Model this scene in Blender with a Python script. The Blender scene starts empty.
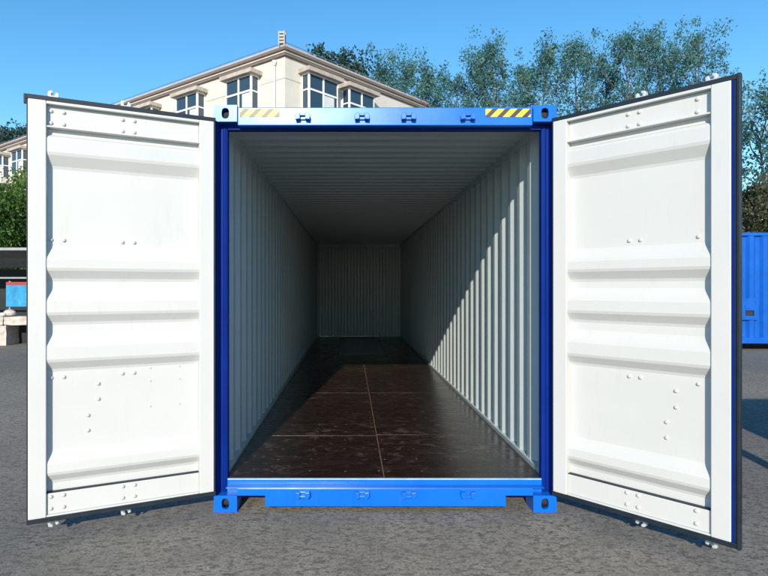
import bpy, math, random
import numpy as np
from mathutils import Vector
R = math.radians
sc = bpy.context.scene
COL = sc.collection

# ---------------------------------------------------------------- camera
cd = bpy.data.cameras.new("camera"); cam = bpy.data.objects.new("camera", cd); COL.objects.link(cam)
cam.location = (-0.25, -4.036, 1.6); cam.rotation_euler = (R(90), 0, 0)
cd.sensor_width = 36; cd.sensor_fit = 'HORIZONTAL'; cd.lens = 26.58
cd.shift_x = 34/768; cd.shift_y = -0.0007; cd.clip_start = 0.05; cd.clip_end = 3000
sc.camera = cam

# ---------------------------------------------------------------- sky, sun, exposure
SUN_EL, SUN_AZ = 22.3, 7.4            # elevation; degrees left of straight behind the camera
w = bpy.data.worlds.new("World"); sc.world = w; w.use_nodes = True
nt = w.node_tree; nt.nodes.clear()
sky = nt.nodes.new('ShaderNodeTexSky'); sky.sky_type = 'NISHITA'; sky.sun_disc = False
sky.sun_elevation = R(SUN_EL); sky.sun_rotation = R(180 + SUN_AZ)
sky.air_density = 1.0; sky.dust_density = 0.0; sky.ozone_density = 2.5; sky.altitude = 600
bg = nt.nodes.new('ShaderNodeBackground'); bg.inputs[1].default_value = 0.122
wo = nt.nodes.new('ShaderNodeOutputWorld')
hs = nt.nodes.new('ShaderNodeHueSaturation'); hs.inputs['Saturation'].default_value = 1.25; hs.inputs['Hue'].default_value = .491
nt.links.new(sky.outputs[0], hs.inputs['Color']); nt.links.new(hs.outputs[0], bg.inputs[0]); nt.links.new(bg.outputs[0], wo.inputs[0])
sd = bpy.data.lights.new("sun", 'SUN'); sun = bpy.data.objects.new("sun", sd); COL.objects.link(sun)
sd.energy = 3.15; sd.angle = R(0.5); sd.color = (1.0, 0.915, 0.78)
to_sun = Vector((-math.sin(R(SUN_AZ))*math.cos(R(SUN_EL)), -math.cos(R(SUN_AZ))*math.cos(R(SUN_EL)), math.sin(R(SUN_EL))))
sun.rotation_euler = to_sun.to_track_quat('Z', 'Y').to_euler(); sun.location = (-6, -30, 20)
sc.render.engine = 'CYCLES'
sc.view_settings.view_transform = 'Standard'; sc.view_settings.look = 'None'
sc.view_settings.exposure = 0.85; sc.view_settings.gamma = 1.0; sc.view_settings.use_curve_mapping = False
cy = sc.cycles; cy.use_denoising = True; cy.max_bounces = 12; cy.diffuse_bounces = 8; cy.glossy_bounces = 4
cy.sample_clamp_indirect = 6

# ---------------------------------------------------------------- materials
def new_mat(name):
    m = bpy.data.materials.new(name); m.use_nodes = True
    t = m.node_tree; b = t.nodes['Principled BSDF']
    return m, t, b
def ramp(t, stops, src):
    r = t.nodes.new('ShaderNodeValToRGB'); e = r.color_ramp.elements
    while len(e) < len(stops): e.new(0.5)
    for k, (p, c) in enumerate(stops):
        e[k].position = p; e[k].color = c if len(c) == 4 else (*c, 1)
    t.links.new(src, r.inputs[0]); return r
def noise(t, scale, detail=4, rough=.6, vec=None, dist=0.0):
    n = t.nodes.new('ShaderNodeTexNoise'); n.inputs['Scale'].default_value = scale
    n.inputs['Detail'].default_value = detail; n.inputs['Roughness'].default_value = rough; n.inputs['Distortion'].default_value = dist
    if vec is not None: t.links.new(vec, n.inputs['Vector'])
    return n
def coord(t, scale=(1,1,1), kind='Object'):
    tc = t.nodes.new('ShaderNodeTexCoord'); mp = t.nodes.new('ShaderNodeMapping'); mp.inputs['Scale'].default_value = scale
    t.links.new(tc.outputs[kind], mp.inputs[0]); return mp.outputs[0]
def mix(t, a, b, fac, mode='MIX'):
    n = t.nodes.new('ShaderNodeMix'); n.data_type = 'RGBA'; n.blend_type = mode
    for s, v in ((0, fac), (6, a), (7, b)):
        if hasattr(v, 'is_output'): t.links.new(v, n.inputs[s])
        else: n.inputs[s].default_value = v if s == 0 else (*v[:3], 1)
    return n.outputs[2]
def bump(t, b, h, strength, dist):
    n = t.nodes.new('ShaderNodeBump'); n.inputs['Strength'].default_value = strength; n.inputs['Distance'].default_value = dist
    t.links.new(h, n.inputs['Height']); t.links.new(n.outputs[0], b.inputs['Normal'])
def paint(name, col, rough=.4, var=.12, scale=3, bumps=.0, spec=.5, coat=0, dirt=None):
    m, t, b = new_mat(name); v = coord(t)
    n = noise(t, scale, 5, .65, v)
    lo = tuple(c*(1-var) for c in col); hi = tuple(min(1, c*(1+var)) for c in col)
    r = ramp(t, [(.3, lo), (.7, hi)], n.outputs[0]); out = r.outputs[0]
    if dirt:
        v2 = coord(t, (6, 6, 1.2)); n2 = noise(t, 2.5, 8, .7, v2)
        r2 = ramp(t, [(.57, (0,0,0)), (.75, (1,1,1))], n2.outputs[0])
        mm = t.nodes.new('ShaderNodeMath'); mm.operation = 'MULTIPLY'; mm.inputs[1].default_value = dirt[1]
        t.links.new(r2.outputs[0], mm.inputs[0]); out = mix(t, out, dirt[0], mm.outputs[0])
    t.links.new(out, b.inputs['Base Color'])
    rr = ramp(t, [(.3, (rough*.85,)*3), (.7, (min(1, rough*1.2),)*3)], n.outputs[0]); t.links.new(rr.outputs[0], b.inputs['Roughness'])
    b.inputs['Specular IOR Level'].default_value = spec
    if col[2] > 8*col[0]: b.inputs['Specular Tint'].default_value = (.72, .92, 1, 1)
    b.inputs['Coat Weight'].default_value = coat; b.inputs['Coat Roughness'].default_value = .12
    if bumps:
        n3 = noise(t, 1.6, 3, .5, v); bump(t, b, n3.outputs[0], bumps, .02)
    return m
M = {}
M['blue'] = paint('blue_paint', (.002, .125, .58), .29, .07, 2.5, .03, .5, dirt=((.10,.13,.2), .25))
M['navy'] = paint('navy_paint_and_shade', (.001, .018, .185), .5, .1, 3, .02, .15)  # on posts and header seat this is blue with shade put into the colour
M['white'] = paint('white_door_paint', (.56, .56, .545), .42, .02, 2.0, .08, .5, dirt=((.44,.42,.38), .30))
M['inner'] = paint('interior_grey_white_paint', (.465, .53, .535), .42, .03, 2.2, .05, .5, dirt=((.31,.31,.29), .25))
M['galv'] = paint('galvanised_steel', (.62, .63, .64), .4, .12, 30); 
M['galv'].node_tree.nodes['Principled BSDF'].inputs['Metallic'].default_value = .35
M['rubber'] = paint('black_rubber', (.006, .013, .022), .55, .2, 12)
M['bolt'] = paint('painted_bolt', (.52, .52, .50), .4, .08, 30)
M['steel'] = paint('primed_steel', (.50, .58, .60), .5, .12, 3, dirt=((.16,.14,.12), .5))
M['seam'] = paint('seam_sealant', (.27, .14, .115), .6, .25, 6)
M['alu'] = paint('worn_threshold', (.30, .46, .62), .4, .2, 10)
M['cream'] = paint('cream_wall', (.62, .575, .505), .85, .08, .5, dirt=((.40,.35,.29), .85))
M['brown'] = paint('brown_eaves', (.17, .125, .11), .8, .12, 2)
M['parapet'] = paint('grey_parapet', (.42, .40, .38), .8, .12, 1)
M['wframe'] = paint('white_window_frame', (.78, .78, .75), .5, .04, 3)
M['hood'] = paint('weathered_hood', (.44, .38, .33), .8, .2, 2)
M['curtain'] = paint('pale_curtain', (.62, .62, .60), .9, .08, 3)
M['dark'] = paint('dark_recess_shade', (.02, .022, .026), .9, .1, 2)  # near-black standing in for shade in holes and openings
M['rail'] = paint('grey_railing', (.16, .21, .28), .5, .1, 5)
M['stone'] = paint('rough_pale_stone', (.50, .44, .38), .9, .25, 5, .6, dirt=((.12,.11,.10), .7))
M['shelter'] = paint('dark_shelter_metal', (.24, .26, .25), .5, .15, 5)
M['shelterroof'] = paint('shelter_roof_sheet', (.30, .31, .31), .5, .15, 4)
M['red'] = paint('red_print', (.28, .03, .03), .5, .1, 5)
M['cyan'] = paint('cyan_print', (.02, .24, .46), .45, .3, 3, dirt=((.22,.55,.66), .9))
M['bark'] = paint('bark', (.13, .105, .08), .95, .3, 6)
M['blue2'] = paint('deep_blue_paint', (.001, .088, .43), .45, .12, 2.5, .05, .4, dirt=((.05,.07,.12), .4))
M['housewhite'] = paint('white_render', (.72, .72, .70), .85, .06, .8)

def glass():
    m, t, b = new_mat('window_glass')
    b.inputs['Base Color'].default_value = (.03, .055, .085, 1); b.inputs['Roughness'].default_value = .06
    b.inputs['Specular IOR Level'].default_value = .8
    n = noise(t, .9, 2, .5, coord(t)); bump(t, b, n.outputs[0], .15, .02)
    return m
M['glass'] = glass()

def plywood():
    m, t, b = new_mat('dark_phenolic_plywood')
    v = coord(t, (1, 1, 1)); v2 = coord(t, (1.1, 4.5, 1)); v3 = coord(t, (1.5, 1.9, 1))
    n = noise(t, 3.2, 8, .72, v2, .6); f = noise(t, 6.5, 5, .62, v3, .7); g = noise(t, .9, 3, .5, v)
    base = ramp(t, [(.30, (.014, .0072, .0055)), (.52, (.022, .012, .009)), (.75, (.038, .023, .017))], n.outputs[0])
    scuff = ramp(t, [(.545, (0,0,0)), (.63, (1,1,1))], f.outputs[0])
    zone = ramp(t, [(.40, (.10,)*3), (.60, (.62,)*3)], g.outputs[0])
    fac = t.nodes.new('ShaderNodeMath'); fac.operation = 'MULTIPLY'
    t.links.new(scuff.outputs[0], fac.inputs[0]); t.links.new(zone.outputs[0], fac.inputs[1])
    t.links.new(mix(t, base.outputs[0], (.13, .092, .078), fac.outputs[0]), b.inputs['Base Color'])
    b.inputs['Specular IOR Level'].default_value = .75
    rr = ramp(t, [(.35, (.20,)*3), (.65, (.36,)*3)], n.outputs[0]); t.links.new(rr.outputs[0], b.inputs['Roughness'])
    bump(t, b, n.outputs[0], .25, .004)
    return m
M['ply'] = plywood()

def ground_mat():
    m, t, b = new_mat('weathered_yard_asphalt')
    v = coord(t); vs = coord(t, (.8, 1.25, 1))
    big = noise(t, .16, 4, .55, v); mid = noise(t, 2.6, 7, .7, v, .3); sp = noise(t, 26, 4, .7, vs, .1); fine = noise(t, 60, 5, .75, v)
    c1 = ramp(t, [(.30, (.215, .189, .154)), (.70, (.325, .288, .232))], mid.outputs[0])
    c2 = ramp(t, [(.42, (.72, .75, .80)), (.6, (1.0, 1.0, 1.0))], big.outputs[0])
    c = mix(t, c1.outputs[0], c2.outputs[0], 1.0, 'MULTIPLY')
    spots = ramp(t, [(.51, (0,0,0)), (.63, (1,1,1))], sp.outputs[0])
    dens = ramp(t, [(.34, (.38,)*3), (.6, (.82,)*3)], mid.outputs[0])
    sp2 = noise(t, 16, 3, .55, vs, .2); spots2 = ramp(t, [(.54, (0,0,0)), (.62, (.75,)*3)], sp2.outputs[0])
    mx_ = t.nodes.new('ShaderNodeMath'); mx_.operation = 'MAXIMUM'; t.links.new(spots.outputs[0], mx_.inputs[0]); t.links.new(spots2.outputs[0], mx_.inputs[1])
    fac = t.nodes.new('ShaderNodeMath'); fac.operation = 'MULTIPLY'
    t.links.new(mx_.outputs[0], fac.inputs[0]); t.links.new(dens.outputs[0], fac.inputs[1])
    c = mix(t, c, (.05, .046, .043), fac.outputs[0])
    fr = ramp(t, [(.3, (.5,)*3), (.7, (1.45,)*3)], fine.outputs[0]); c = mix(t, c, fr.outputs[0], 1.0, 'MULTIPLY')
    t.links.new(c, b.inputs['Base Color']); b.inputs['Roughness'].default_value = .88; b.inputs['Specular IOR Level'].default_value = .3
    add = t.nodes.new('ShaderNodeMath'); add.operation = 'SUBTRACT'
    t.links.new(fine.outputs[0], add.inputs[0]); t.links.new(spots.outputs[0], add.inputs[1])
    bump(t, b, add.outputs[0], .35, .003)
    return m
M['ground'] = ground_mat()

def leaf_mat(name, dark, light, scale=.6):
    m, t, b = new_mat(name); v = coord(t); n = noise(t, scale, 3, .6, v); n2 = noise(t, 9, 2, .6, v)
    a = t.nodes.new('ShaderNodeMath'); a.operation = 'MULTIPLY_ADD'; a.inputs[1].default_value = .5
    t.links.new(n2.outputs[0], a.inputs[0]); 
    h = t.nodes.new('ShaderNodeMath'); h.operation = 'MULTIPLY'; h.inputs[1].default_value = .5
    t.links.new(n.outputs[0], h.inputs[0]); t.links.new(h.outputs[0], a.inputs[2])
    r = ramp(t, [(.38, dark), (.62, light)], a.outputs[0]); t.links.new(r.outputs[0], b.inputs['Base Color'])
    b.inputs['Roughness'].default_value = .5
    tr = t.nodes.new('ShaderNodeBsdfTranslucent'); t.links.new(r.outputs[0], tr.inputs[0])
    mx = t.nodes.new('ShaderNodeMixShader'); mx.inputs[0].default_value = .3
    o = t.nodes['Material Output']
    t.links.new(b.outputs[0], mx.inputs[1]); t.links.new(tr.outputs[0], mx.inputs[2]); t.links.new(mx.outputs[0], o.inputs[0])
    return m
M['poplar'] = leaf_mat('poplar_leaves', (.028, .135, .165), (.105, .210, .125))
M['darkleaf'] = leaf_mat('dark_leaves', (.014, .048, .050), (.040, .085, .050))
M['bushleaf'] = leaf_mat('bright_bush_leaves', (.035, .085, .010), (.11, .20, .025), 1.2)
M['oliveleaf'] = leaf_mat('olive_leaves', (.035, .045, .022), (.10, .105, .05), 1.2)

def stripes():
    m, t, b = new_mat('hazard_stripe_print')
    tc = t.nodes.new('ShaderNodeTexCoord'); s = t.nodes.new('ShaderNodeSeparateXYZ'); t.links.new(tc.outputs['Object'], s.inputs[0])
    a = t.nodes.new('ShaderNodeMath'); a.operation = 'SUBTRACT'; t.links.new(s.outputs[0], a.inputs[0]); t.links.new(s.outputs[2], a.inputs[1])
    d = t.nodes.new('ShaderNodeMath'); d.operation = 'MULTIPLY_ADD'; d.inputs[1].default_value = 1/.089; d.inputs[2].default_value = .12; t.links.new(a.outputs[0], d.inputs[0])
    f = t.nodes.new('ShaderNodeMath'); f.operation = 'FRACT'; t.links.new(d.outputs[0], f.inputs[0])
    r = ramp(t, [(0, (.75, .62, .02)), (.54, (.035, .022, .015))], f.outputs[0]); r.color_ramp.interpolation = 'CONSTANT'
    t.links.new(r.outputs[0], b.inputs['Base Color']); b.inputs['Roughness'].default_value = .40
    return m
M['stripes'] = stripes()

# ---------------------------------------------------------------- mesh helpers
class MB:
    def __init__(s): s.v = []; s.f = []; s.m = []
    def add(s, vs, fs, m=0):
        o = len(s.v); s.v += [tuple(map(float, p)) for p in vs]
        for f in fs: s.f.append([o+i for i in f]); s.m.append(m)
    def box(s, x0, x1, y0, y1, z0, z1, m=0):
        if x0 > x1: x0, x1 = x1, x0
        if y0 > y1: y0, y1 = y1, y0
        s.add([(x0,y0,z0),(x1,y0,z0),(x1,y1,z0),(x0,y1,z0),(x0,y0,z1),(x1,y0,z1),(x1,y1,z1),(x0,y1,z1)],
              [(0,3,2,1),(4,5,6,7),(0,1,5,4),(1,2,6,5),(2,3,7,6),(3,0,4,7)], m)
    def prism(s, poly, fn, t0, t1, m=0):
        """poly: 2-D outline; fn(a,b,t) -> 3-D point; closed solid"""
        n = len(poly); vs = [fn(a,b,t0) for a,b in poly] + [fn(a,b,t1) for a,b in poly]
        s.add(vs, [tuple(range(n))[::-1], tuple(range(n, 2*n))] + [(i,(i+1)%n,n+(i+1)%n,n+i) for i in range(n)], m)
    def sheet(s, prof, fn, t0, t1, m=0):
        n = len(prof); vs = [fn(a,b,t0) for a,b in prof] + [fn(a,b,t1) for a,b in prof]
        s.add(vs, [(i,i+1,n+i+1,n+i) for i in range(n-1)], m)
    def tube(s, pts, rad, n=8, m=0, cap=True):
        pts = [Vector(p) for p in pts]; rad = rad if hasattr(rad, '__len__') else [rad]*len(pts); rings = []
        for i, p in enumerate(pts):
            d = (pts[min(i+1, len(pts)-1)] - pts[max(i-1, 0)]).normalized()
            a = d.cross(Vector((0,0,1)) if abs(d.z) < .9 else Vector((1,0,0))).normalized(); b = d.cross(a)
            rings += [tuple(p + float(rad[i])*(math.cos(2*math.pi*k/n)*a + math.sin(2*math.pi*k/n)*b)) for k in range(n)]
        fs = [(i*n+k, i*n+(k+1)%n, (i+1)*n+(k+1)%n, (i+1)*n+k) for i in range(len(pts)-1) for k in range(n)]
        if cap: fs += [tuple(range(n))[::-1], tuple(range((len(pts)-1)*n, len(pts)*n))]
        s.add(rings, fs, m)
    def build(s, name, mats, parent=None, smooth=False, bevel=0, fix=True):
        me = bpy.data.meshes.new(name); me.from_pydata(s.v, [], s.f)
        for k in (mats if isinstance(mats, (list, tuple)) else [mats]): me.materials.append(M[k])
        me.polygons.foreach_set('material_index', s.m)
        if fix:
            import bmesh
            bm = bmesh.new(); bm.from_mesh(me); bmesh.ops.recalc_face_normals(bm, faces=bm.faces); bm.to_mesh(me); bm.free()
        if smooth: me.polygons.foreach_set('use_smooth', [True]*len(me.polygons))
        o = bpy.data.objects.new(name, me); COL.objects.link(o); o.parent = parent
        if bevel:
            bv = o.modifiers.new('bevel', 'BEVEL'); bv.width = bevel; bv.segments = 2; bv.limit_method = 'ANGLE'; bv.angle_limit = R(40)
        return o
def tag(o, label=None, cat=None, group=None, kind=None):
    for k, v in (('label', label), ('category', cat), ('group', group), ('kind', kind)):
        if v: o[k] = v
    return o
def empty(name, loc, rz=0):
    o = bpy.data.objects.new(name, None); COL.objects.link(o); o.location = loc; o.rotation_euler = (0, 0, rz); o.empty_display_size = .2
    return o
def share(o, name, parent, loc, rot=(0,0,0)):
    c = bpy.data.objects.new(name, o.data); COL.objects.link(c); c.parent = parent; c.location = loc; c.rotation_euler = rot
    for m_ in o.modifiers:
        if m_.type == 'BEVEL':
            b = c.modifiers.new('bevel', 'BEVEL'); b.width = m_.width; b.segments = m_.segments; b.limit_method = 'ANGLE'; b.angle_limit = m_.angle_limit
    return c
def corr(length, flat_in, slope, flat_out, depth, start=0.0):
    """trapezoid profile: list of (t, depth); 0 = inner crest"""
    p = [(0, depth if start else 0)]; t = start
    if start: p.append((t, depth))
    seq = [(flat_in, 0), (slope, depth), (flat_out, depth), (slope, 0)]
    if start: t += slope; p.append((t, 0))
    k = 0
    while True:
        dt, dp = seq[k % 4]; t += dt
        if t >= length: break
        p.append((t, dp)); k += 1
    p.append((length, p[-1][1])); return p

# ---------------------------------------------------------------- ground
g = MB(); S = 900
g.add([(-S,-S,0),(S,-S,0),(S,S,0),(-S,S,0)], [(0,1,2,3)])
tag(g.build('ground', 'ground'), kind='structure')

# ================================================================ the open shipping container
C = empty('shipping_container', (0, 0, 0))
tag(C, 'large blue shipping container seen end-on with both white doors swung open', 'container')
L, HW, H = 12.19, 1.219, 2.896
FL = .214                                   # floor level

def casting_mesh(name):
    """corner fitting 165 x 178 x 118 mm, oval holes in front and outer side, origin at centre bottom of its front face"""
    mb = MB(); W, D, Hh = .165, .178, .118
    n = 24
    def ring(cx, cz, a, b, e=2.0):
        out = []
        for k in range(n):
            th = 2*math.pi*k/n; c, s_ = math.cos(th), math.sin(th)
            out.append((cx + a*math.copysign(abs(c)**(2/e), c), cz + b*math.copysign(abs(s_)**(2/e), s_)))
        return out
    def plate(fn, w2, hole):
        rect = ring(0, Hh/2, w2, Hh/2, 24)
        # keep the outline exactly rectangular at the corners
        rect = [(math.copysign(w2, a) if abs(abs(a)-w2) < .012 else a, (0 if b < Hh/2 else Hh) if abs(abs(b-Hh/2)-Hh/2) < .012 else b) for a, b in rect]
        hol = ring(0, Hh/2, hole[0], hole[1], 2.6)
        vs = [fn(a,b,0) for a,b in rect] + [fn(a,b,0) for a,b in hol] + [fn(a,b,.032) for a,b in hol] + [fn(a*1.3,b+(b-Hh/2)*.3,.034) for a,b in hol] + [fn(a*1.3,b+(b-Hh/2)*.3,.15 if w2 < .085 else .12) for a,b in hol]
        fs = []
        R4 = lambda r: [(r*n+k, r*n+(k+1)%n, (r+1)*n+(k+1)%n, (r+1)*n+k) for k in range(n)]
        o_ = len(mb.v); mb.add(vs, R4(0)+R4(1))
        for f_ in R4(2)+R4(3)+[tuple(range(4*n, 5*n))]: mb.f.append([o_+i for i in f_]); mb.m.append(1)
    plate(lambda a,b,t: (a, t, b), W/2, (.027, .038))
    plate(lambda a,b,t: (-W/2+t, D/2+a, b), D/2, (.038, .027))
    x = W/2
    mb.add([(-x,0,0),(x,0,0),(x,D,0),(-x,D,0),(-x,0,Hh),(x,0,Hh),(x,D,Hh),(-x,D,Hh)], [(0,3,2,1),(4,5,6,7),(1,2,6,5),(2,3,7,6)])
    return mb.build(name, ['blue', 'dark'], C, fix=False)  # hole interiors coloured near-black in place of their shade
cast0 = casting_mesh('corner_casting')
cast0.location = (-HW+.0825, -.004, .002)
def mirror_mesh(o, name):
    me = o.data.copy(); 
    for v in me.vertices: v.co.x = -v.co.x
    me.flip_normals(); c = bpy.data.objects.new(name, me); COL.objects.link(c); c.parent = C; return c
castR = mirror_mesh(cast0, 'corner_casting'); castR.location = (HW-.0825, -.004, .002)
share(cast0, 'corner_casting', C, (-HW+.0825, -.004, H-.118+.002)); share(castR, 'corner_casting', C, (HW-.0825, -.004, H-.118+.002))
for z in (.002, H-.116):
    share(castR, 'corner_casting', C, (-HW+.0825, L+.004, z), (0,0,R(180))); share(cast0, 'corner_casting', C, (HW-.0825, L+.004, z), (0,0,R(180)))

# corner posts (plan outline extruded upward): outer strip, set-back seat for the door seal, rounded inner lip
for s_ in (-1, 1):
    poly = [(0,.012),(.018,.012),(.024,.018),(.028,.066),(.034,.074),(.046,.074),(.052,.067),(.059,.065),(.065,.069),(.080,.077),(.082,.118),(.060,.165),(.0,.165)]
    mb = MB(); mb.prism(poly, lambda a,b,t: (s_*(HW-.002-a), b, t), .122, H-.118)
    mb.build('corner_post', 'navy', C, bevel=.002)  # navy paints the posts' shade, darker than the blue frame
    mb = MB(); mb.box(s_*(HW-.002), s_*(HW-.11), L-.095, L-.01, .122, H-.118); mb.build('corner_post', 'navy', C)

# door header
mb = MB(); mb.box(-HW+.167, HW-.167, .004, .066, 2.754, 2.884); mb.build('header', 'blue', C, bevel=.006)
mb = MB(); mb.box(-HW+.084, HW-.084, .070, .130, 2.741, 2.86); mb.build('header_seal_seat', 'navy', C, bevel=.003)  # navy deepens the header's shadow on this recessed seat
# door sill
mb = MB()
x_ = HW-.166
mb.prism([(-x_,.117),(-.855,.117),(-.855,.040),(.860,.040),(.860,.117),(x_,.117),(x_,.168),(-x_,.168)], lambda a,b,t: (a,t,b), .001, .060)
mb.box(-HW+.083, HW-.083, .0, .062, .1685, .1735, 0)
mb.build('sill', 'blue', C, bevel=.004)
mb = MB(); mb.box(-HW+.083, HW-.083, .066, .125, .10, FL-.006); mb.build('sill_upstand', 'blue', C)
mb = MB(); mb.box(-HW+.083, HW-.083, .064, .086, FL-.0055, FL+.003); mb.build('threshold_strip', 'alu', C, bevel=.002)

# side walls
WB, WT = FL+.03, 2.775
prof = corr(L-.30, .072, .066, .070, .040)
for s_ in (-1, 1):
    mb = MB()
    f = lambda a,b,t: (s_*(1.172+b), .170+a, t)
    mb.sheet(prof, f, WB, WT, 0); mb.sheet(prof, lambda a,b,t: (s_*(1.1745+b), .170+a, t), WB, WT, 1)
    mb.build('side_wall', ['inner', 'blue'], C, fix=False)
    mb = MB(); mb.box(s_*1.158, s_*1.213, .166, L-.13, FL-.02, WB+.002); mb.build('bottom_wall_rail', 'inner', C, bevel=.003)
    mb = MB(); mb.box(s_*1.166, s_*1.2135, .166, L-.13, WT-.002, 2.85); mb.build('top_wall_rail', 'inner', C, bevel=.004)
    mb = MB(); mb.box(s_*1.2145, s_*1.2175, .17, L-.13, WT-.01, 2.858, 0); mb.box(s_*1.2145, s_*1.2175, .17, L-.13, .06, WB+.03, 0)
    mb.box(s_*1.12, s_*1.213, .17, L-.13, .055, .17); mb.build('side_rail', 'blue', C)
# end wall
prof = corr(2.42, .058, .034, .055, .042)
mb = MB(); mb.sheet(prof, lambda a,b,t: (-1.21+a, L-.155+b, t), FL, 2.835, 0); mb.sheet(prof, lambda a,b,t: (-1.21+a, L-.152+b, t), FL, 2.835, 1)
mb.build('end_wall', ['inner', 'blue'], C, fix=False)
mb = MB(); mb.box(-1.166, 1.166, L-.18, L-.156, 2.76, 2.83); mb.build('end_wall_rail', 'inner', C)
# roof: transverse corrugation
prof = corr(L-.46, .085, .022, .08, .020, .28)
mb = MB(); mb.sheet(prof, lambda a,b,t: (t, .135+a, 2.822+b), -1.19, 1.19, 0); mb.sheet(prof, lambda a,b,t: (t, .135+a, 2.826+b), -1.19, 1.19, 1)
mb.box(-1.19, 1.19, L-.33, L-.10, 2.823, 2.846, 0)
mb.build('roof', ['inner', 'blue'], C, fix=False)

# floor: sub-deck, plywood panels, gooseneck plate, screws
mb = MB(); mb.box(-1.156, 1.156, .087, L-.16, FL-.040, FL-.0045); mb.build('floor_deck', 'seam', C)
rng = random.Random(4)
rowsL = [.085, 1.27, 3.42, 5.57, 7.6]; rowsR = [.085, 1.30, 3.42, 5.57, 7.6]
for side, rows in ((-1, rowsL), (1, rowsR)):
    for a, b in zip(rows[:-1], rows[1:]):
        mb = MB(); x0, x1 = (-1.155, -.003) if side < 0 else (.003, 1.155)
        dz = rng.uniform(-.0008, .0008)
        mb.box(x0, x1, a+.0014, b-.0014, FL-.004, FL+dz); mb.build('floor_panel', 'ply', C, bevel=.0012)
for x0, x1 in ((-1.155, -.5), (.5, 1.155)):
    for a, b in ((7.6, 9.8), (9.8, 12.02)):
        mb = MB(); mb.box(x0, x1, a+.006, b-.004, FL-.004, FL); mb.build('floor_panel', 'ply', C)
mb = MB(); mb.box(-1.155, 1.155, 7.585, 7.604, FL-.004, FL+.004); mb.build('floor_joint_strip', 'seam', C)
mb = MB(); mb.box(-.49, .49, 7.62, 11.3, FL-.003, FL+.004); mb.build('gooseneck_plate', 'steel', C, bevel=.002)
mb = MB()
for k in range(26):
    y = .24 + k*.292
    for x in (-1.1,-.83,-.56,-.29,-.035,.035,.29,.56,.83,1.1):
        if rng.random() < .12: continue
        xx, yy = x+rng.uniform(-.008,.008), y+rng.uniform(-.01,.01)
        mb.add([(xx+.0085*math.cos(q*math.pi/3), yy+.0085*math.sin(q*math.pi/3), FL+.0018) for q in range(6)], [tuple(range(6))])
tag(mb.build('floor_screws', 'seam', C, fix=False), kind='stuff')
mb = MB(); mb.box(-1.11, 1.11, -.025, .025,   .06, .165)
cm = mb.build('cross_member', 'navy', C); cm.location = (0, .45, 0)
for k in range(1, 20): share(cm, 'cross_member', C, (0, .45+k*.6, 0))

# lock-bar keepers on header and sill
def keeper(z, flip):
    mb = MB()
    mb.box(-.045, .045, -.010, .004, -.020, .020)
    for sx in (-1, 1):
        mb.prism([(.018,-.022),(.050,-.026),(.054,.004),(.038,.024),(.018,.018)], lambda a,b,t: (sx*a, t, b*flip), -.040, -.008)
    mb.prism([(-.02,.004),(.02,.004),(.02,.020),(-.02,.020)], lambda a,b,t: (a, t, b*flip), -.028, -.008)
    return mb.build('bar_keeper', 'blue', C, bevel=.003)
KX = (-.585, -.165, .165, .585)
for z, fl, y in ((2.812, 1, 0.0), (.130, -1, -.004)):
    k0 = keeper(z, fl); k0.location = (KX[0], y, z)
    for x in KX[1:]: share(k0, 'bar_keeper', C, (x, y, z))
# hazard stripe stickers on the header
for x0, x1 in ((.716, 1.036), (-1.034, -.752)):
    mb = MB(); mb.box(-(x1-x0)/2, (x1-x0)/2, -.0008, .0008, -.029, .029)
    o = mb.build('hazard_sticker', 'stripes', C); o.location = ((x0+x1)/2, .0022, 2.843)
    o['label'] = 'yellow and black diagonal hazard stripes'

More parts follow.
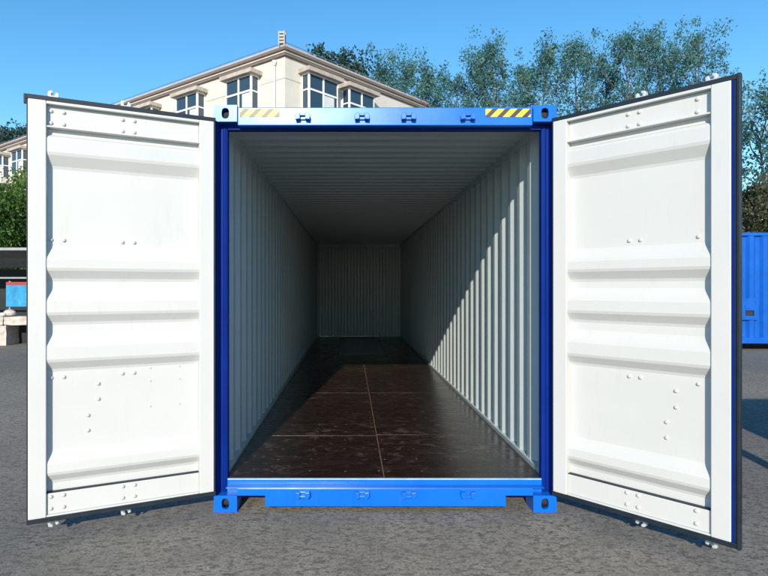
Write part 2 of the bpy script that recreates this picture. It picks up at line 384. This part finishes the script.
# ---------------------------------------------------------------- doors
bm_ = MB(); n = 10
bm_.add([(r*math.cos(2*math.pi*k/n), h, r*math.sin(2*math.pi*k/n)) for r, h in ((.0125,-.002),(.0125,.004),(.009,.009),(.004,.011)) for k in range(n)],
        [(q*n+k, q*n+(k+1)%n, (q+1)*n+(k+1)%n, (q+1)*n+k) for q in range(3) for k in range(n)] + [tuple(range(3*n, 4*n))])
BOLT = None
def make_door(side, hinge, ang, W, lip, label):
    """local X: hinge -> free edge, local Z up, depth d measured from the inner face backwards"""
    global BOLT
    sgn = 1 if side == 'left' else -1                  # local Y of the inner normal
    P = lambda u, d, v: (u, -sgn*d, v)
    HD = 2.60
    def bx(mb, u0, u1, d0, d1, v0, v1, m=0): mb.box(u0, u1, -sgn*d0, -sgn*d1, v0, v1, m)
    root = empty('door', (hinge[0], hinge[1], .166), ang)
    root.parent = C; root['label'] = label
    # frame: the two stiles run full height, rails between them sit a little deeper
    for u0, u1 in ((0, .10), (W-.10, W)):
        mb = MB(); bx(mb, u0, u1, 0, .062, 0, HD, 0); mb.build('stile', 'white', root, bevel=.005)
        mb = MB(); bx(mb, u0+.001, u1-.001,   .0625, .078, 0.001, HD-.001, 0); mb.build('outer_stile', 'blue', root)
    ri, ro = .1005, W-.1005
    mb = MB(); bx(mb, ri, ro, .038, .062, 2.4485, HD-.020); bx(mb, ri, ro, .008, .062, 2.437, 2.448); bx(mb, ri, ro, .002, .062, HD-.019, HD-.001); mb.build('top_rail', 'white', root, bevel=.003)
    mb = MB(); bx(mb, ri, ro, .018, .062, .012, .142); bx(mb, ri, ro, .006, .062, .0, .0115); mb.build('bottom_rail', 'white', root, bevel=.003)
    mb = MB(); bx(mb, ri, ro, .022, .061, .1425, .1470); mb.build('gap_shade_strip', 'rubber', root)  # dark strip painted as the shaded gap above the bottom rail
    for v0, v1 in ((.001, .15), (2.43, HD-.001)):
        mb = MB(); bx(mb, ri, ro, .0625, .078, v0, v1); mb.build('outer_rail', 'blue', root)
    # pressed panel with five horizontal ribs
    fd, cd_ = .056, .008
    rib = [(.1425,fd+.003),(.1475,fd),(.205,fd),(.262,cd_+.004),(.335,cd_+.004),(.392,fd),
           (.910,fd),(.972,cd_),(1.068,cd_),(1.135,fd),(1.205,fd),(1.268,cd_),(1.356,cd_),(1.420,fd),
           (1.482,fd),(1.548,cd_),(1.620,cd_),(1.690,fd),(2.195,fd),(2.275,cd_+.002),(2.378,cd_+.002),(2.404,fd),(2.436,fd)]
    # round the rib shoulders a little
    pr = [rib[0]]
    for a, b, c in zip(rib[:-2], rib[1:-1], rib[2:]):
        r_ = .010
        for q, e in ((a, 1), (c, -1)):
            dx, dy = q[0]-b[0], q[1]-b[1]; l_ = math.hypot(dx, dy); k_ = min(r_, l_*.4)/l_
            pr.append((b[0]+dx*k_, b[1]+dy*k_))
    pr.append(rib[-1])
    mb = MB(); mb.sheet(pr, lambda a,b,t: P(t, b, a), ri, ro, 0); mb.sheet(pr, lambda a,b,t: P(t, b+.003, a), ri, ro, 1)
    mb.build('panel', ['white', 'blue'], root, fix=False, smooth=False)
    # rubber seal all round
    mb = MB(); e = .006
    bx(mb, -.014, W+lip, .008, .034, HD+.0005, HD+.030); bx(mb, -.014, W+lip, .008, .034, -.032, -.0005)
    bx(mb, W+.0005, W+lip, .012, .026, -.0004, HD+.0004); bx(mb, -.014, -.0005, .012, .030, -.0004, HD+.0004)
    if lip > .02: bx(mb, W+lip-.012, W+lip+.006, .004, .040, -.034, HD+.034)
    else: bx(mb, W+lip, W+lip+.016, .012, .030, HD-.03, HD+.03)
    bx(mb, -.010, W+.002, .0345, .0705, HD+.001, HD+.014); bx(mb, -.010, W+.002, .0345, .0705, -.014, -.001)
    mb.build('rubber_seal', 'rubber', root, bevel=.003)
    mb = MB(); bx(mb, W+.001, W+.020, .030, .070, .002, HD-.002); 
    if lip > .02:
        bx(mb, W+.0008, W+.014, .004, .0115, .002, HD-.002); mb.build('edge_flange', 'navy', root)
    # bolts
    U = [W-.197, W-.125, W-.545, W-.618] if side == 'left' else [W-.178, W-.506, W-.575]
    bolts = [(u, v, .038) for u in U for v in (2.545, 2.47)] + [(u, v, .018) for u in U for v in (.122, .047)] + [(u, v, fd) for u in U for v in (1.735, .862)]
    bolts += [(W-.399, .805, fd), (W-.399, .705, fd), (W-.338, .604, fd), (W-.338, .506, fd)] if side == 'left' else [(.775, .805, fd), (.775, .705, fd), (.722, .606, fd), (.722, .510, fd)]
    small = [(u, v, fd) for u in (.419, .227) for v in (.888, .80, .628)] if side == 'left' else []
    for j, (u, v, d) in enumerate(bolts + small):
        if BOLT is None:
            BOLT = bm_.build('bolt', 'bolt', root, smooth=False); o = BOLT; o.location = P(u, d-.0005, v)
        else: o = share(BOLT, 'bolt', root, P(u, d-.0005, v))
        if sgn < 0: o.rotation_euler = (0, 0, R(180))
        if j >= len(bolts): o.scale = (.45, .5, .45)
    # locking bars on the outer side, with hook cams above and below the leaf
    for u in (W-.14, W-.572) if side == 'left' else (W-.123, W-.52):
        mb = MB(); d = .108
        mb.tube([P(u, d, -.050), P(u, d, HD+.045)], .017, 10); rod = mb.build('locking_bar', 'galv', root, smooth=True)
        for v, fl in ((-.060, -1), (HD+.056, 1)):
            mb = MB()
            cpoly = [(-.022,-.020),(.020,-.020),(.030,.004),(.026,.026),(.008,.030),(.004,.018),(.014,.012),(.012,.0),(-.004,.002),(-.010,.022),(-.024,.016)]
            mb.prism(cpoly, lambda a,b,t: P(u+a*1.2, d+t, v+fl*b*1.15), -.030, .014)
            o = mb.build('cam', 'galv', root, bevel=.003)
        for v in (.42, .78, 1.30, 1.82, 2.3):
            mb = MB(); bx(mb, u-.05, u+.05, .0785, .084, v-.025, v+.025); bx(mb, u-.028, u+.028, .0845, d+.022, v-.018, v+.018)
            mb.build('bar_bracket', 'galv', root)
        mb = MB(); sg = -1; vv = 1.02 if u > W-.3 else .92
        bx(mb, u-.42, u+.02, d+.022, d+.030, vv-.018, vv+.018); bx(mb, u-.03, u+.03, d-.02, d+.0215, vv-.022, vv+.022)
        mb.build('bar_handle', 'galv', root, bevel=.002)
    # hinges
    for v in (.22, .90, 1.60, 2.36):
        mb = MB(); bx(mb, .004, .15, .0785, .086, v-.045, v+.045); mb.tube([P(-.004, .066, v-.06), P(-.004, .066, v+.06)], .013, 10)
        mb.build('hinge', 'blue', root)
    return root
make_door('left', (-1.205, -.053), R(180+25.8), 1.14, .008, 'white door leaf on the left with a thin black seal and pressed ribs')
make_door('right', (1.178, -.045), R(-48.5), 1.075, .038, 'white door leaf on the right with a wide dark seal along its free edge')

# ================================================================ other containers of the yard
def yard_container(name, label, loc, rz, length, period_scale=1.0):
    root = empty(name, loc, rz); tag(root, label, 'container')
    W2 = 2.44; Hh = 2.9
    prof = corr(length-.3, .095*period_scale, .055*period_scale, .095*period_scale, .06)
    for y, sg in ((.012, 1), (W2-.012, -1)):
        mb = MB(); mb.sheet(prof, lambda a,b,t: (.15+a, y+sg*b, t), .20, 2.80); mb.build('side_wall', 'blue2', root, fix=False)
    pe = corr(W2-.3, .11, .05, .11, .045)
    for x, sg in ((.012, 1), (length-.012, -1)):
        mb = MB(); mb.sheet(pe, lambda a,b,t: (x+sg*b, .15+a, t), .20, 2.80); mb.build('end_wall', 'blue2', root, fix=False)
    for y0 in (0, W2-.10):
        mb = MB(); mb.box(.168, length-.168, y0, y0+.1, .06, .21); mb.build('bottom_rail', 'blue2', root, bevel=.006)
        mb = MB(); mb.box(.168, length-.168, y0, y0+.08, 2.79, 2.87); mb.build('top_rail', 'blue2', root, bevel=.006)
        for x0 in (0.003, length-.153):
            mb = MB(); mb.box(x0, x0+.15, y0-.004 if y0 == 0 else y0-.046, y0+.146 if y0 == 0 else W2+.004, .12, 2.785); mb.build('corner_post', 'blue2', root, bevel=.01)
            for z in (0.002, Hh-.116):
                mb = MB(); mb.box(x0-.004, x0+.160, y0-.008 if y0 == 0 else y0-.06, y0+.16 if y0 == 0 else W2+.008, z, z+.118); mb.build('corner_casting', 'blue2', root, bevel=.006)
    for x in (.02, length-.12):
        mb = MB(); mb.box(x, x+.1, .17, W2-.17, .06, .21); mb.box(x, x+.1, .17, W2-.17, 2.79, 2.87); mb.build('end_rail', 'blue2', root)
    mb = MB(); mb.box(.1, length-.1, .05, W2-.05, 2.805, 2.85); mb.build('roof', 'blue2', root)
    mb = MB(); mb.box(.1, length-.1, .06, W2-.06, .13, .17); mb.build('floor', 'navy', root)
    return root
bc = yard_container('shipping_container', 'blue corrugated container standing far behind the right-hand door', (9.05, 10.35, .12), R(-2), 6.06, 1.13)
for x, y in ((.2, .3), (5.8, .3), (.2, 2.1), (5.8, 2.1)):
    p = MB(); p.box(-.12, .12, -.12, .12, 0, .118); o = p.build('timber_bearer', 'bark', bc, bevel=.004); o.location = (x, y, -.12)
# lock plate with a dark notch on its near side
mb = MB()
x0, x1, z0, z1 = .60, 1.02, .66, 1.20
hx0, hx1, hz0, hz1 = .70, .92, .76, .90
yf, yb = -.020, .0
for (a, b, c, d) in ((x0, hx0, z0, z1), (hx1, x1, z0, z1), (hx0+.0005, hx1-.0005, z0, hz0), (hx0+.0005, hx1-.0005, hz1, z1)): mb.box(a, b, yf, yb+.01, c, d)
mb.build('lock_plate', 'blue2', bc)
mb = MB(); mb.box(hx0, hx1, .0105, .02, hz0-.01, hz1+.01); mb.build('notch_back', 'dark', bc)  # near-black sheet stands for the shade inside the notch
mb = MB(); mb.box(.70, .80, -.035, -.0205, .95, 1.03); mb.box(.94, .98, -.03, -.0205, 1.08, 1.16); mb.build('catch', 'blue2', bc, bevel=.004)

nb = yard_container('shipping_container', 'neighbouring blue container beside the photographer, known by its shadow at right', (3.52, -5.24, 0), 0, 6.06)
mb = MB(); mb.tube([(0,0,0),(0,0,3.4)], [.07,.06], 12); mb.box(-.16,.16,-.16,.16,0,.03)
o = mb.build('steel_post', 'rail'); o.location = (3.08, -2.2, 0)
tag(o, 'slim steel post in front of the right door, known by its thin shadow', 'post')

# ================================================================ office building behind
def px(x, y, d): return Vector((-.25+(x-350)/567*d, -4.036+d, 1.6-(y-288.5)/567*d))
DB = 35.0
cor = px(285, 57, DB); CX, CY, TOPZ = cor.x, cor.y, cor.z
al, ar = R(-53), R(43)
dl = Vector((math.sin(al), math.cos(al), 0)); dr = Vector((math.sin(ar), math.cos(ar), 0))
nl = Vector((-math.cos(al), math.sin(al), 0)); nr = Vector((math.cos(ar), -math.sin(ar), 0))
O = Vector((CX, CY, 0))
B = empty('office_building', (CX, CY, 0)); tag(B, 'cream corner office building with bay windows and brown eaves', 'building')
def q(a, b, z): return dl*a + dr*b + Vector((0, 0, z))           # local to the building's empty
LL, LR = 58, 24
def slab(name, mat_, off, z0, z1):
    mb = MB(); mb.prism([(-off,-off),(LL,-off),(LL,LR),(-off,LR)], lambda a,b,t: tuple(q(a,b,t)), z0, z1); return mb.build(name, mat_, B)
slab('wall', 'cream', 0, 0, TOPZ)
slab('eaves_band', 'brown', .14, TOPZ+.002, TOPZ+.17); slab('eaves_band', 'cream', .18, TOPZ+.172, TOPZ+.29)
slab('eaves_band', 'brown', .30, TOPZ+.292, TOPZ+.47); slab('parapet', 'parapet', .26, TOPZ+.472, TOPZ+.60)
# railing along the roof edge
for axis, ln in ((0, LL), (1, LR)):
    mb = MB(); f = lambda s_, z: tuple(q(s_, -.2, z) if axis == 0 else q(-.2, s_, z))
    mb.tube([f(-.2, TOPZ+.74), f(ln, TOPZ+.74)], .022, 6)
    k = 0
    while k < ln: mb.tube([f(k, TOPZ+.55), f(k, TOPZ+.74)], .018, 5); k += 1.1
    mb.build('roof_railing', 'rail', B)
mb = MB()
for a in (-.32, .02):
    for b in (-.32, .02): mb.box(a-.03, a+.03, b-.03, b+.03, TOPZ+.55, TOPZ+1.42)
for k in range(4): mb.box(-.30, 0, -.30, 0, TOPZ+.68+k*.2, TOPZ+.80+k*.2)
o = mb.build('roof_vent', 'parapet', B); o.rotation_euler = (0, 0, R(-5))
mb = MB(); mb.tube([tuple(q(.0,0,0)+nl*.14+dl*.75+Vector((0,0,6))), tuple(q(.0,0,0)+nl*.14+dl*.75+Vector((0,0,TOPZ-.5)))], .05, 8)
c_ = q(0,0,TOPZ-.45)+nl*.16+dl*.75; mb.tube([tuple(c_), tuple(c_+Vector((0,0,.28)))], [.06,.16], 8); mb.build('downpipe', 'wframe', B)
for axis in (0, 1):                                         # fine plaster joints
    for z in (TOPZ-1.35, TOPZ-4.9):
        mb = MB(); ln = LL if axis == 0 else LR
        mb.prism([(0, z), (ln, z), (ln, z+.05), (0, z+.05)], lambda a,b,t: tuple((dl if axis == 0 else dr)*a + (nl if axis == 0 else nr)*t + Vector((0,0,b))), .004, .03); mb.build('string_course', 'cream', B)

def bay(axis, s0, wd, ztop, curtains, proj=.72, hgt=2.35):
    d_, n_ = (dl, nl) if axis == 0 else (dr, nr)
    wn = empty('bay_window', tuple(d_*s0)); wn.parent = B
    F = lambda a, b, z: tuple(d_*a + n_*b + Vector((0,0,z)))
    zb = ztop-hgt
    def bxx(mb, a0, a1, b0, b1, z0, z1):
        mb.prism([(a0,b0),(a1,b0),(a1,b1),(a0,b1)], lambda a,b,t: F(a,b,t), z0, z1)
    mb = MB(); bxx(mb, -.28, wd+.28, .01, proj+.30, ztop, ztop+.26); mb.build('hood', 'hood', wn)
    mb = MB(); bxx(mb, -.12, wd+.12, .01, proj+.12, zb-.5, zb); mb.build('sill', 'cream', wn)
    fr = MB(); t_ = .11
    zs = (zb, zb+(hgt*.56), ztop)
    cols = [0, wd/2, wd]
    for a in cols: bxx(fr, max(0, a-t_/2), min(wd, a+t_/2)+(t_/2 if a == 0 else 0), proj-t_, proj, zb, ztop)
    for z in zs[1:2]: bxx(fr, .002, wd-.002, proj-t_+.004, proj-.004, z-.06, z+.06)
    bxx(fr, .003, wd-.003, proj-t_+.006, proj-.006, zb, zb+.08); bxx(fr, .003, wd-.003, proj-t_+.006, proj-.006, ztop-.08, ztop)
    for a0, a1 in ((0, .09), (wd-.09, wd)):
        bxx(fr, a0+.002, a1-.002, .01, .12, zb, ztop)
        for z in (zb+.05, zs[1], ztop-.05): bxx(fr, a0+.004, a1-.004, .12, proj-t_-.001, z-.045, z+.045)
    fr.build('frame', 'wframe', wn)
    def pane(a0, a1, b0, b1, z0, z1, mt):
        mb = MB(); bxx(mb, a0, a1, b0, b1, z0, z1); mb.build('pane', mt, wn)
    for ci in range(2):
        for ri in range(2):
            a0, a1 = cols[ci]+.06, cols[ci+1]-.06
            pane(a0, a1, proj-.075, proj-.055, zs[ri]+.05, zs[ri+1]-.05, 'glass')
            if (ci, ri) in curtains:
                mb = MB(); bxx(mb, a0+.03, a1-.25, proj-.052, proj-.046, zs[ri]+.1, zs[ri+1]-.1)
                mb.build('curtain', 'curtain', wn)
    for a0 in (.03, wd-.05):
        for ri in range(2): pane(a0, a0+.02, .12, proj-t_, zs[ri]+.06, zs[ri+1]-.06, 'glass')
    return wn
ZT = TOPZ-.78
for k in range(10):
    s0 = 2.25+5.35*k
    for fl in (0,): bay(0, s0, 2.4, ZT-3.5*fl, [(0, 0)] if k in (0, 1, 6) else [(1, 0)])
bay(0, 38.8, 1.9, ZT, [(0,0)])
for s0 in (1.35, 5.05): bay(1, s0, 2.6, ZT, [(1, 0)])

# far white house on the right
Hs = empty('white_house', (30.5, 36, 0)); tag(Hs, 'pale house glimpsed through the olive tree behind the far container', 'house')
mb = MB(); mb.box(-5, 12, 0, 8, 0, 7.6); mb.build('wall', 'housewhite', Hs)
mb = MB(); mb.box(-5.4, 12.4, -.4, 8.4, 7.602, 7.9); mb.build('roof', 'parapet', Hs)
for x in (-3.6, -1.0, 1.6, 4.2):
    for z in (1.2, 4.6):
        mb = MB(); mb.box(x, x+1.3, -.05, -.005, z, z+1.6); wn = mb.build('window', 'wframe', Hs)
        mb = MB(); mb.box(x+.08, x+.61, -.07, -.052, z+.08, z+1.52); mb.box(x+.69, x+1.22, -.07, -.052, z+.08, z+1.52); mb.build('pane', 'glass', wn)

# ================================================================ trees
def leaf_mesh(name, pts, size, rs, mt, parent):
    n = len(pts); nv = rs.normal(size=(n,3)); nv[:,2] = nv[:,2]*.6+.25; nv /= np.linalg.norm(nv, axis=1)[:,None]
    a = np.cross(nv, rs.normal(size=(n,3))); a /= np.linalg.norm(a, axis=1)[:,None]; b = np.cross(nv, a)
    s_ = (size*rs.uniform(.6, 1.35, n))[:,None]
    V = np.stack([pts-a*s_, pts-b*s_*.55+a*s_*.1, pts+a*s_*1.1, pts+b*s_*.55+a*s_*.1], 1).reshape(-1,3)
    me = bpy.data.meshes.new(name); me.vertices.add(4*n); me.vertices.foreach_set('co', V.astype(np.float32).ravel())
    me.loops.add(4*n); me.loops.foreach_set('vertex_index', np.arange(4*n, dtype=np.int32))
    me.polygons.add(n); me.polygons.foreach_set('loop_start', np.arange(0, 4*n, 4, dtype=np.int32)); me.polygons.foreach_set('loop_total', np.full(n, 4, dtype=np.int32))
    me.update(calc_edges=True); me.materials.append(M[mt])
    o = bpy.data.objects.new(name, me); COL.objects.link(o); o.parent = parent; return o
def tree(name, label, base, h, width, seed, mt, leaves=5200, leaf=.11, up=2.2, low=.18, spread=.30, group=None, cat='tree', lean=0):
    rs = np.random.RandomState(seed); root = empty(name, base); tag(root, label, cat, group)
    tb = MB(); r0 = .011*h+.03
    tp = [np.array([lean*h*t**2+rs.normal()*.012*h*t, rs.normal()*.012*h*t, h*t]) for t in np.linspace(0, .97, 9)]
    tb.tube([tuple(p) for p in tp], [r0*(1-.93*t) for t in np.linspace(0,1,9)], 7)
    pts = []; nlimb = 30
    for k in range(nlimb):
        t = low + (.93-low)*(k+rs.rand())/nlimb; p = tp[0]*0
        i = min(int(t/.97*8), 7); f = t/.97*8-i; p = tp[i]*(1-f)+tp[i+1]*f
        az = k*2.4+rs.normal()*.5
        env = math.sin(math.pi*min(1, max(.05, (1-t)/(1-low)*.72+.06)))**.8
        reach = width*.5*env*rs.uniform(.45, 1.12); rise = reach*up*rs.uniform(.6, 1.3)
        e = p+np.array([math.cos(az)*reach, math.sin(az)*reach, min(rise, (h*1.0-p[2]))])
        m_ = (p+e)/2+np.array([math.cos(az), math.sin(az), 0])*reach*.14
        tb.tube([tuple(p), tuple(m_), tuple(e)], [r0*.33*(1-t)+.018, r0*.2*(1-t)+.012, .008], 5)
        nc = 7
        for c in range(nc):
            u = .25+.78*(c+rs.rand())/nc
            cp = (1-u)**2*p+2*u*(1-u)*m_+u*u*e + rs.normal(size=3)*spread*.8
            nn = int(leaves/nlimb/nc*rs.uniform(.3, 1.7))
            pts.append(cp+np.clip(rs.normal(size=(nn,3)), -1.7, 1.7)*spread*np.array([.58,.58,.75])*rs.uniform(.5, 1.2))
    tip = tp[-1]
    for _ in range(5): pts.append(tip+np.array([0,0,-.05*h])*rs.rand()*1.5+np.clip(rs.normal(size=(int(leaves/150),3)), -1.4, 1.4)*spread*.6)
    tb.build('trunk', 'bark', root, smooth=True); leaf_mesh('crown', np.concatenate(pts), leaf, rs, mt, root)
    return root
POP = [ # px x, top y, width px, depth, where
 (384, 61, 34, 47, 'leftmost poplar of the row, just above the building\'s right eaves'),
 (408, 60, 30, 49, 'poplar rising over the lower end of the eaves'),
 (432, 63, 32, 46, 'short poplar left of centre behind the container header'),
 (458, 72, 28, 50, 'lowest poplar top in the row, between two taller ones'),
 (478, 53, 30, 47, 'slim poplar left of the tall central poplar'),
 (496, 37, 34, 45, 'tall poplar with pointed tip left of the hazard stripes'),
 (520, 62, 30, 50, 'sparse poplar above the yellow and black hazard stripes'),
 (545, 40, 36, 46, 'poplar directly above the top right corner casting'),
 (578, 37, 44, 47, 'broad poplar above the hinge side of the right door'),
 (603, 52, 30, 50, 'thin poplar in the gap between two broad poplars'),
 (626, 29, 42, 46, 'tall poplar above the middle of the right door'),
 (650, 33, 40, 48, 'poplar left of the dip before the last tall one'),
 (673, 46, 30, 51, 'lower poplar in the dip near the door\'s free end'),
 (698, 29, 46, 45, 'tall dense poplar above the right door\'s free corner'),
 (722, 76, 30, 47, 'short poplar at the right end of the row')]
for i, (x, y, wd, d, lab) in enumerate(POP):
    b = px(x, 288.5, d)
    tree('poplar_tree', lab, (b.x, b.y, 0), 1.6+(288.5-y)/567*d, wd/567*d*1.6, 100+i, 'poplar', leaves=9600, leaf=.094, up=1.8, spread=.52, group='row of poplars behind the container')
for i, (x, y, wd, d, lab) in enumerate(((322, 51, 52, 62, 'dark round tree showing above the roof edge nearest the building\'s corner'), (352, 57, 52, 63, 'dark tree above the eaves, next to the first poplar'), (6, 128, 40, 75, 'dark tree above the far left end of the roof'), (26, 126, 40, 77, 'dark tree above the roof beside the left door\'s edge'))):
    b = px(x, 288.5, d); tree('broadleaf_tree', lab, (b.x, b.y, 0), 1.6+(288.5-y)/567*d, wd/567*d*1.5, 200+i, 'darkleaf', leaves=12000, leaf=.20, up=.7, spread=.8)
b = px(766, 288.5, 30); tree('slender_tree', 'sparse tall tree at the right edge behind the far container', (b.x, b.y, 0), 12.6, 4.6, 301, 'poplar', leaves=4200, leaf=.085, up=1.4, spread=.42)
b = px(785, 288.5, 27); tree('slender_tree', 'loose tree cut by the right edge of the picture', (b.x, b.y, 0), 11.5, 4.6, 302, 'poplar', leaves=4600, leaf=.085, up=1.4, spread=.42)
b = px(752, 288.5, 24); tree('olive_tree', 'low olive-brown tree rising just above the far blue container', (b.x, b.y, 0), 5.7, 4.2, 303, 'oliveleaf', leaves=9000, leaf=.075, up=.5, low=.3, spread=.36)
b = px(795, 288.5, 25); tree('olive_tree', 'olive-brown tree at the right edge above the far container', (b.x, b.y, 0), 5.9, 4.2, 304, 'oliveleaf', leaves=7000, leaf=.075, up=.5, low=.3, spread=.36)
b = px(-6, 288.5, 21); tree('leafy_tree', 'bright green bushy tree behind the shelter at left', (b.x, b.y, 0), 5.15, 5.2, 305, 'bushleaf', leaves=42000, leaf=.055, up=.35, low=.22, spread=.42)
b = px(42, 288.5, 21.5); tree('leafy_tree', 'bright green bushy tree mostly hidden by the left door', (b.x, b.y, 0), 5.0, 5.0, 306, 'bushleaf', leaves=30000, leaf=.055, up=.35, low=.22, spread=.42)

# ================================================================ shelter, banner and stone counter at the far left
b = px(12, 288.5, 17.2)
Sh = empty('shelter', (b.x, b.y, 0)); tag(Sh, 'dark open shelter with a curved roof at the far left', 'shelter')
arc = lambda x0, r_: [(x0, -1.45*math.sin(t)*r_-.0, 1.35+1.35*math.cos(t)) for t in np.linspace(-.05, 1.35, 10)]
arcb = [(-1.5*math.sin(t)+.2, 1.45+1.25*math.cos(t)) for t in np.linspace(.1, 1.0, 8)]
roofp = [(1.7, 2.25), (1.0, 2.55), (.2, 2.70), (-.6, 2.74), (-1.0, 2.70)]
mb = MB(); mb.sheet(roofp, lambda a,bb,t: (t, a, bb), -3.2, 2.6); mb.sheet(roofp, lambda a,bb,t: (t, a, bb+.03), -3.2, 2.6); mb.box(-3.2, 2.6, -1.04, -1.0, 2.66, 2.735); mb.build('roof', 'shelterroof', Sh)
for x in (-2.6, -.30, 2.1):
    mb = MB(); mb.tube([(x+.42, -.95, 2.66), (x+.22, -.98, 2.3), (x+.06, -1.0, 1.85), (x, -1.0, 1.2), (x, -1.0, 0)], .035, 8); mb.build('curved_post', 'shelter', Sh, smooth=True)
    mb = MB(); mb.tube([(x, 1.6, 2.28), (x, 1.6, 0)], .04, 8); mb.build('rear_post', 'shelter', Sh)
mb = MB(); mb.box(-3.1, 2.5, 1.62, 1.68, .2, 2.2); mb.build('rear_screen', 'dark', Sh)  # near-black colour paints the shade inside the shelter
for z in (1.85,): 
    mb = MB(); mb.box(-3.1, 2.5, -.96, -.92, z, z+.05); mb.build('rail', 'shelter', Sh)
b = px(6, 288.5, 16.0)
Bn = empty('banner_board', (b.x, b.y, 0)); tag(Bn, 'cyan banner board with a red top strip standing under the shelter', 'banner')
mb = MB(); mb.box(0, 1.5, 0, .04, 1.06, 1.66); mb.build('print_panel', 'cyan', Bn)
mb = MB(); mb.box(0.003, 1.497, -.003, .043, 1.662, 1.755); mb.build('top_strip', 'red', Bn)
for x in (.05, 1.40): 
    mb = MB(); mb.box(x, x+.05, .044, .09, 0, 1.78); mb.build('leg', 'shelter', Bn)
b = px(0, 288.5, 15.9)
Cn = empty('stone_counter', (b.x, b.y, 0)); tag(Cn, 'rough pale stone counter with a dark opening below the banner', 'counter')
def rough_block(name, x0, x1, y0, y1, z0, z1, seed, mt='stone'):
    import bmesh
    mb = MB(); mb.box(x0, x1, y0, y1, z0, z1); o = mb.build(name, mt, Cn)
    bm = bmesh.new(); bm.from_mesh(o.data); bmesh.ops.subdivide_edges(bm, edges=bm.edges, cuts=4, use_grid_fill=True)
    rs = random.Random(seed)
    for v in bm.verts:
        if v.co.z > .01: v.co += Vector((rs.uniform(-.012,.012), rs.uniform(-.012,.012), rs.uniform(-.012,.012)))
    bm.to_mesh(o.data); bm.free(); return o
rough_block('pillar', -.45, -.16, -.3, .3, 0, .56, 1); rough_block('pillar', .02, .36, -.31, .3, 0, .56, 2); rough_block('pillar', .95, 1.30, -.3, .3, 0, .56, 3)
rough_block('slab', -.6, .30, -.36, .34, .575, .80, 4); rough_block('slab', .32, 1.5, -.35, .34, .575, .79, 5)
mb = MB(); mb.box(-.5, 1.4, .31, .36, 0, .56); mb.build('opening_shade_panel', 'dark', Cn)  # dark sheet added as the shade within the counter's opening
rs = random.Random(9)
for (x, y, r_, mt, lab) in ((.18, -.2, .07, 'housewhite', 'small white bundle on the stone counter'), (.30, -.05, .13, 'stone', 'brownish sack lying on the stone counter')):
    import bmesh
    bm = bmesh.new(); bmesh.ops.create_icosphere(bm, subdivisions=3, radius=r_)
    for v in bm.verts: v.co = Vector((v.co.x*1.3, v.co.y, v.co.z*.8))*(1+rs.uniform(-.05,.05)); 
    for v in bm.verts: v.co.z = max(v.co.z, -r_*.5)
    me = bpy.data.meshes.new('sack'); bm.to_mesh(me); bm.free(); me.materials.append(M[mt])
    o = bpy.data.objects.new('sack', me); COL.objects.link(o); o.location = (b.x+x, b.y+y, .815+r_*.5); tag(o, lab, 'sack')
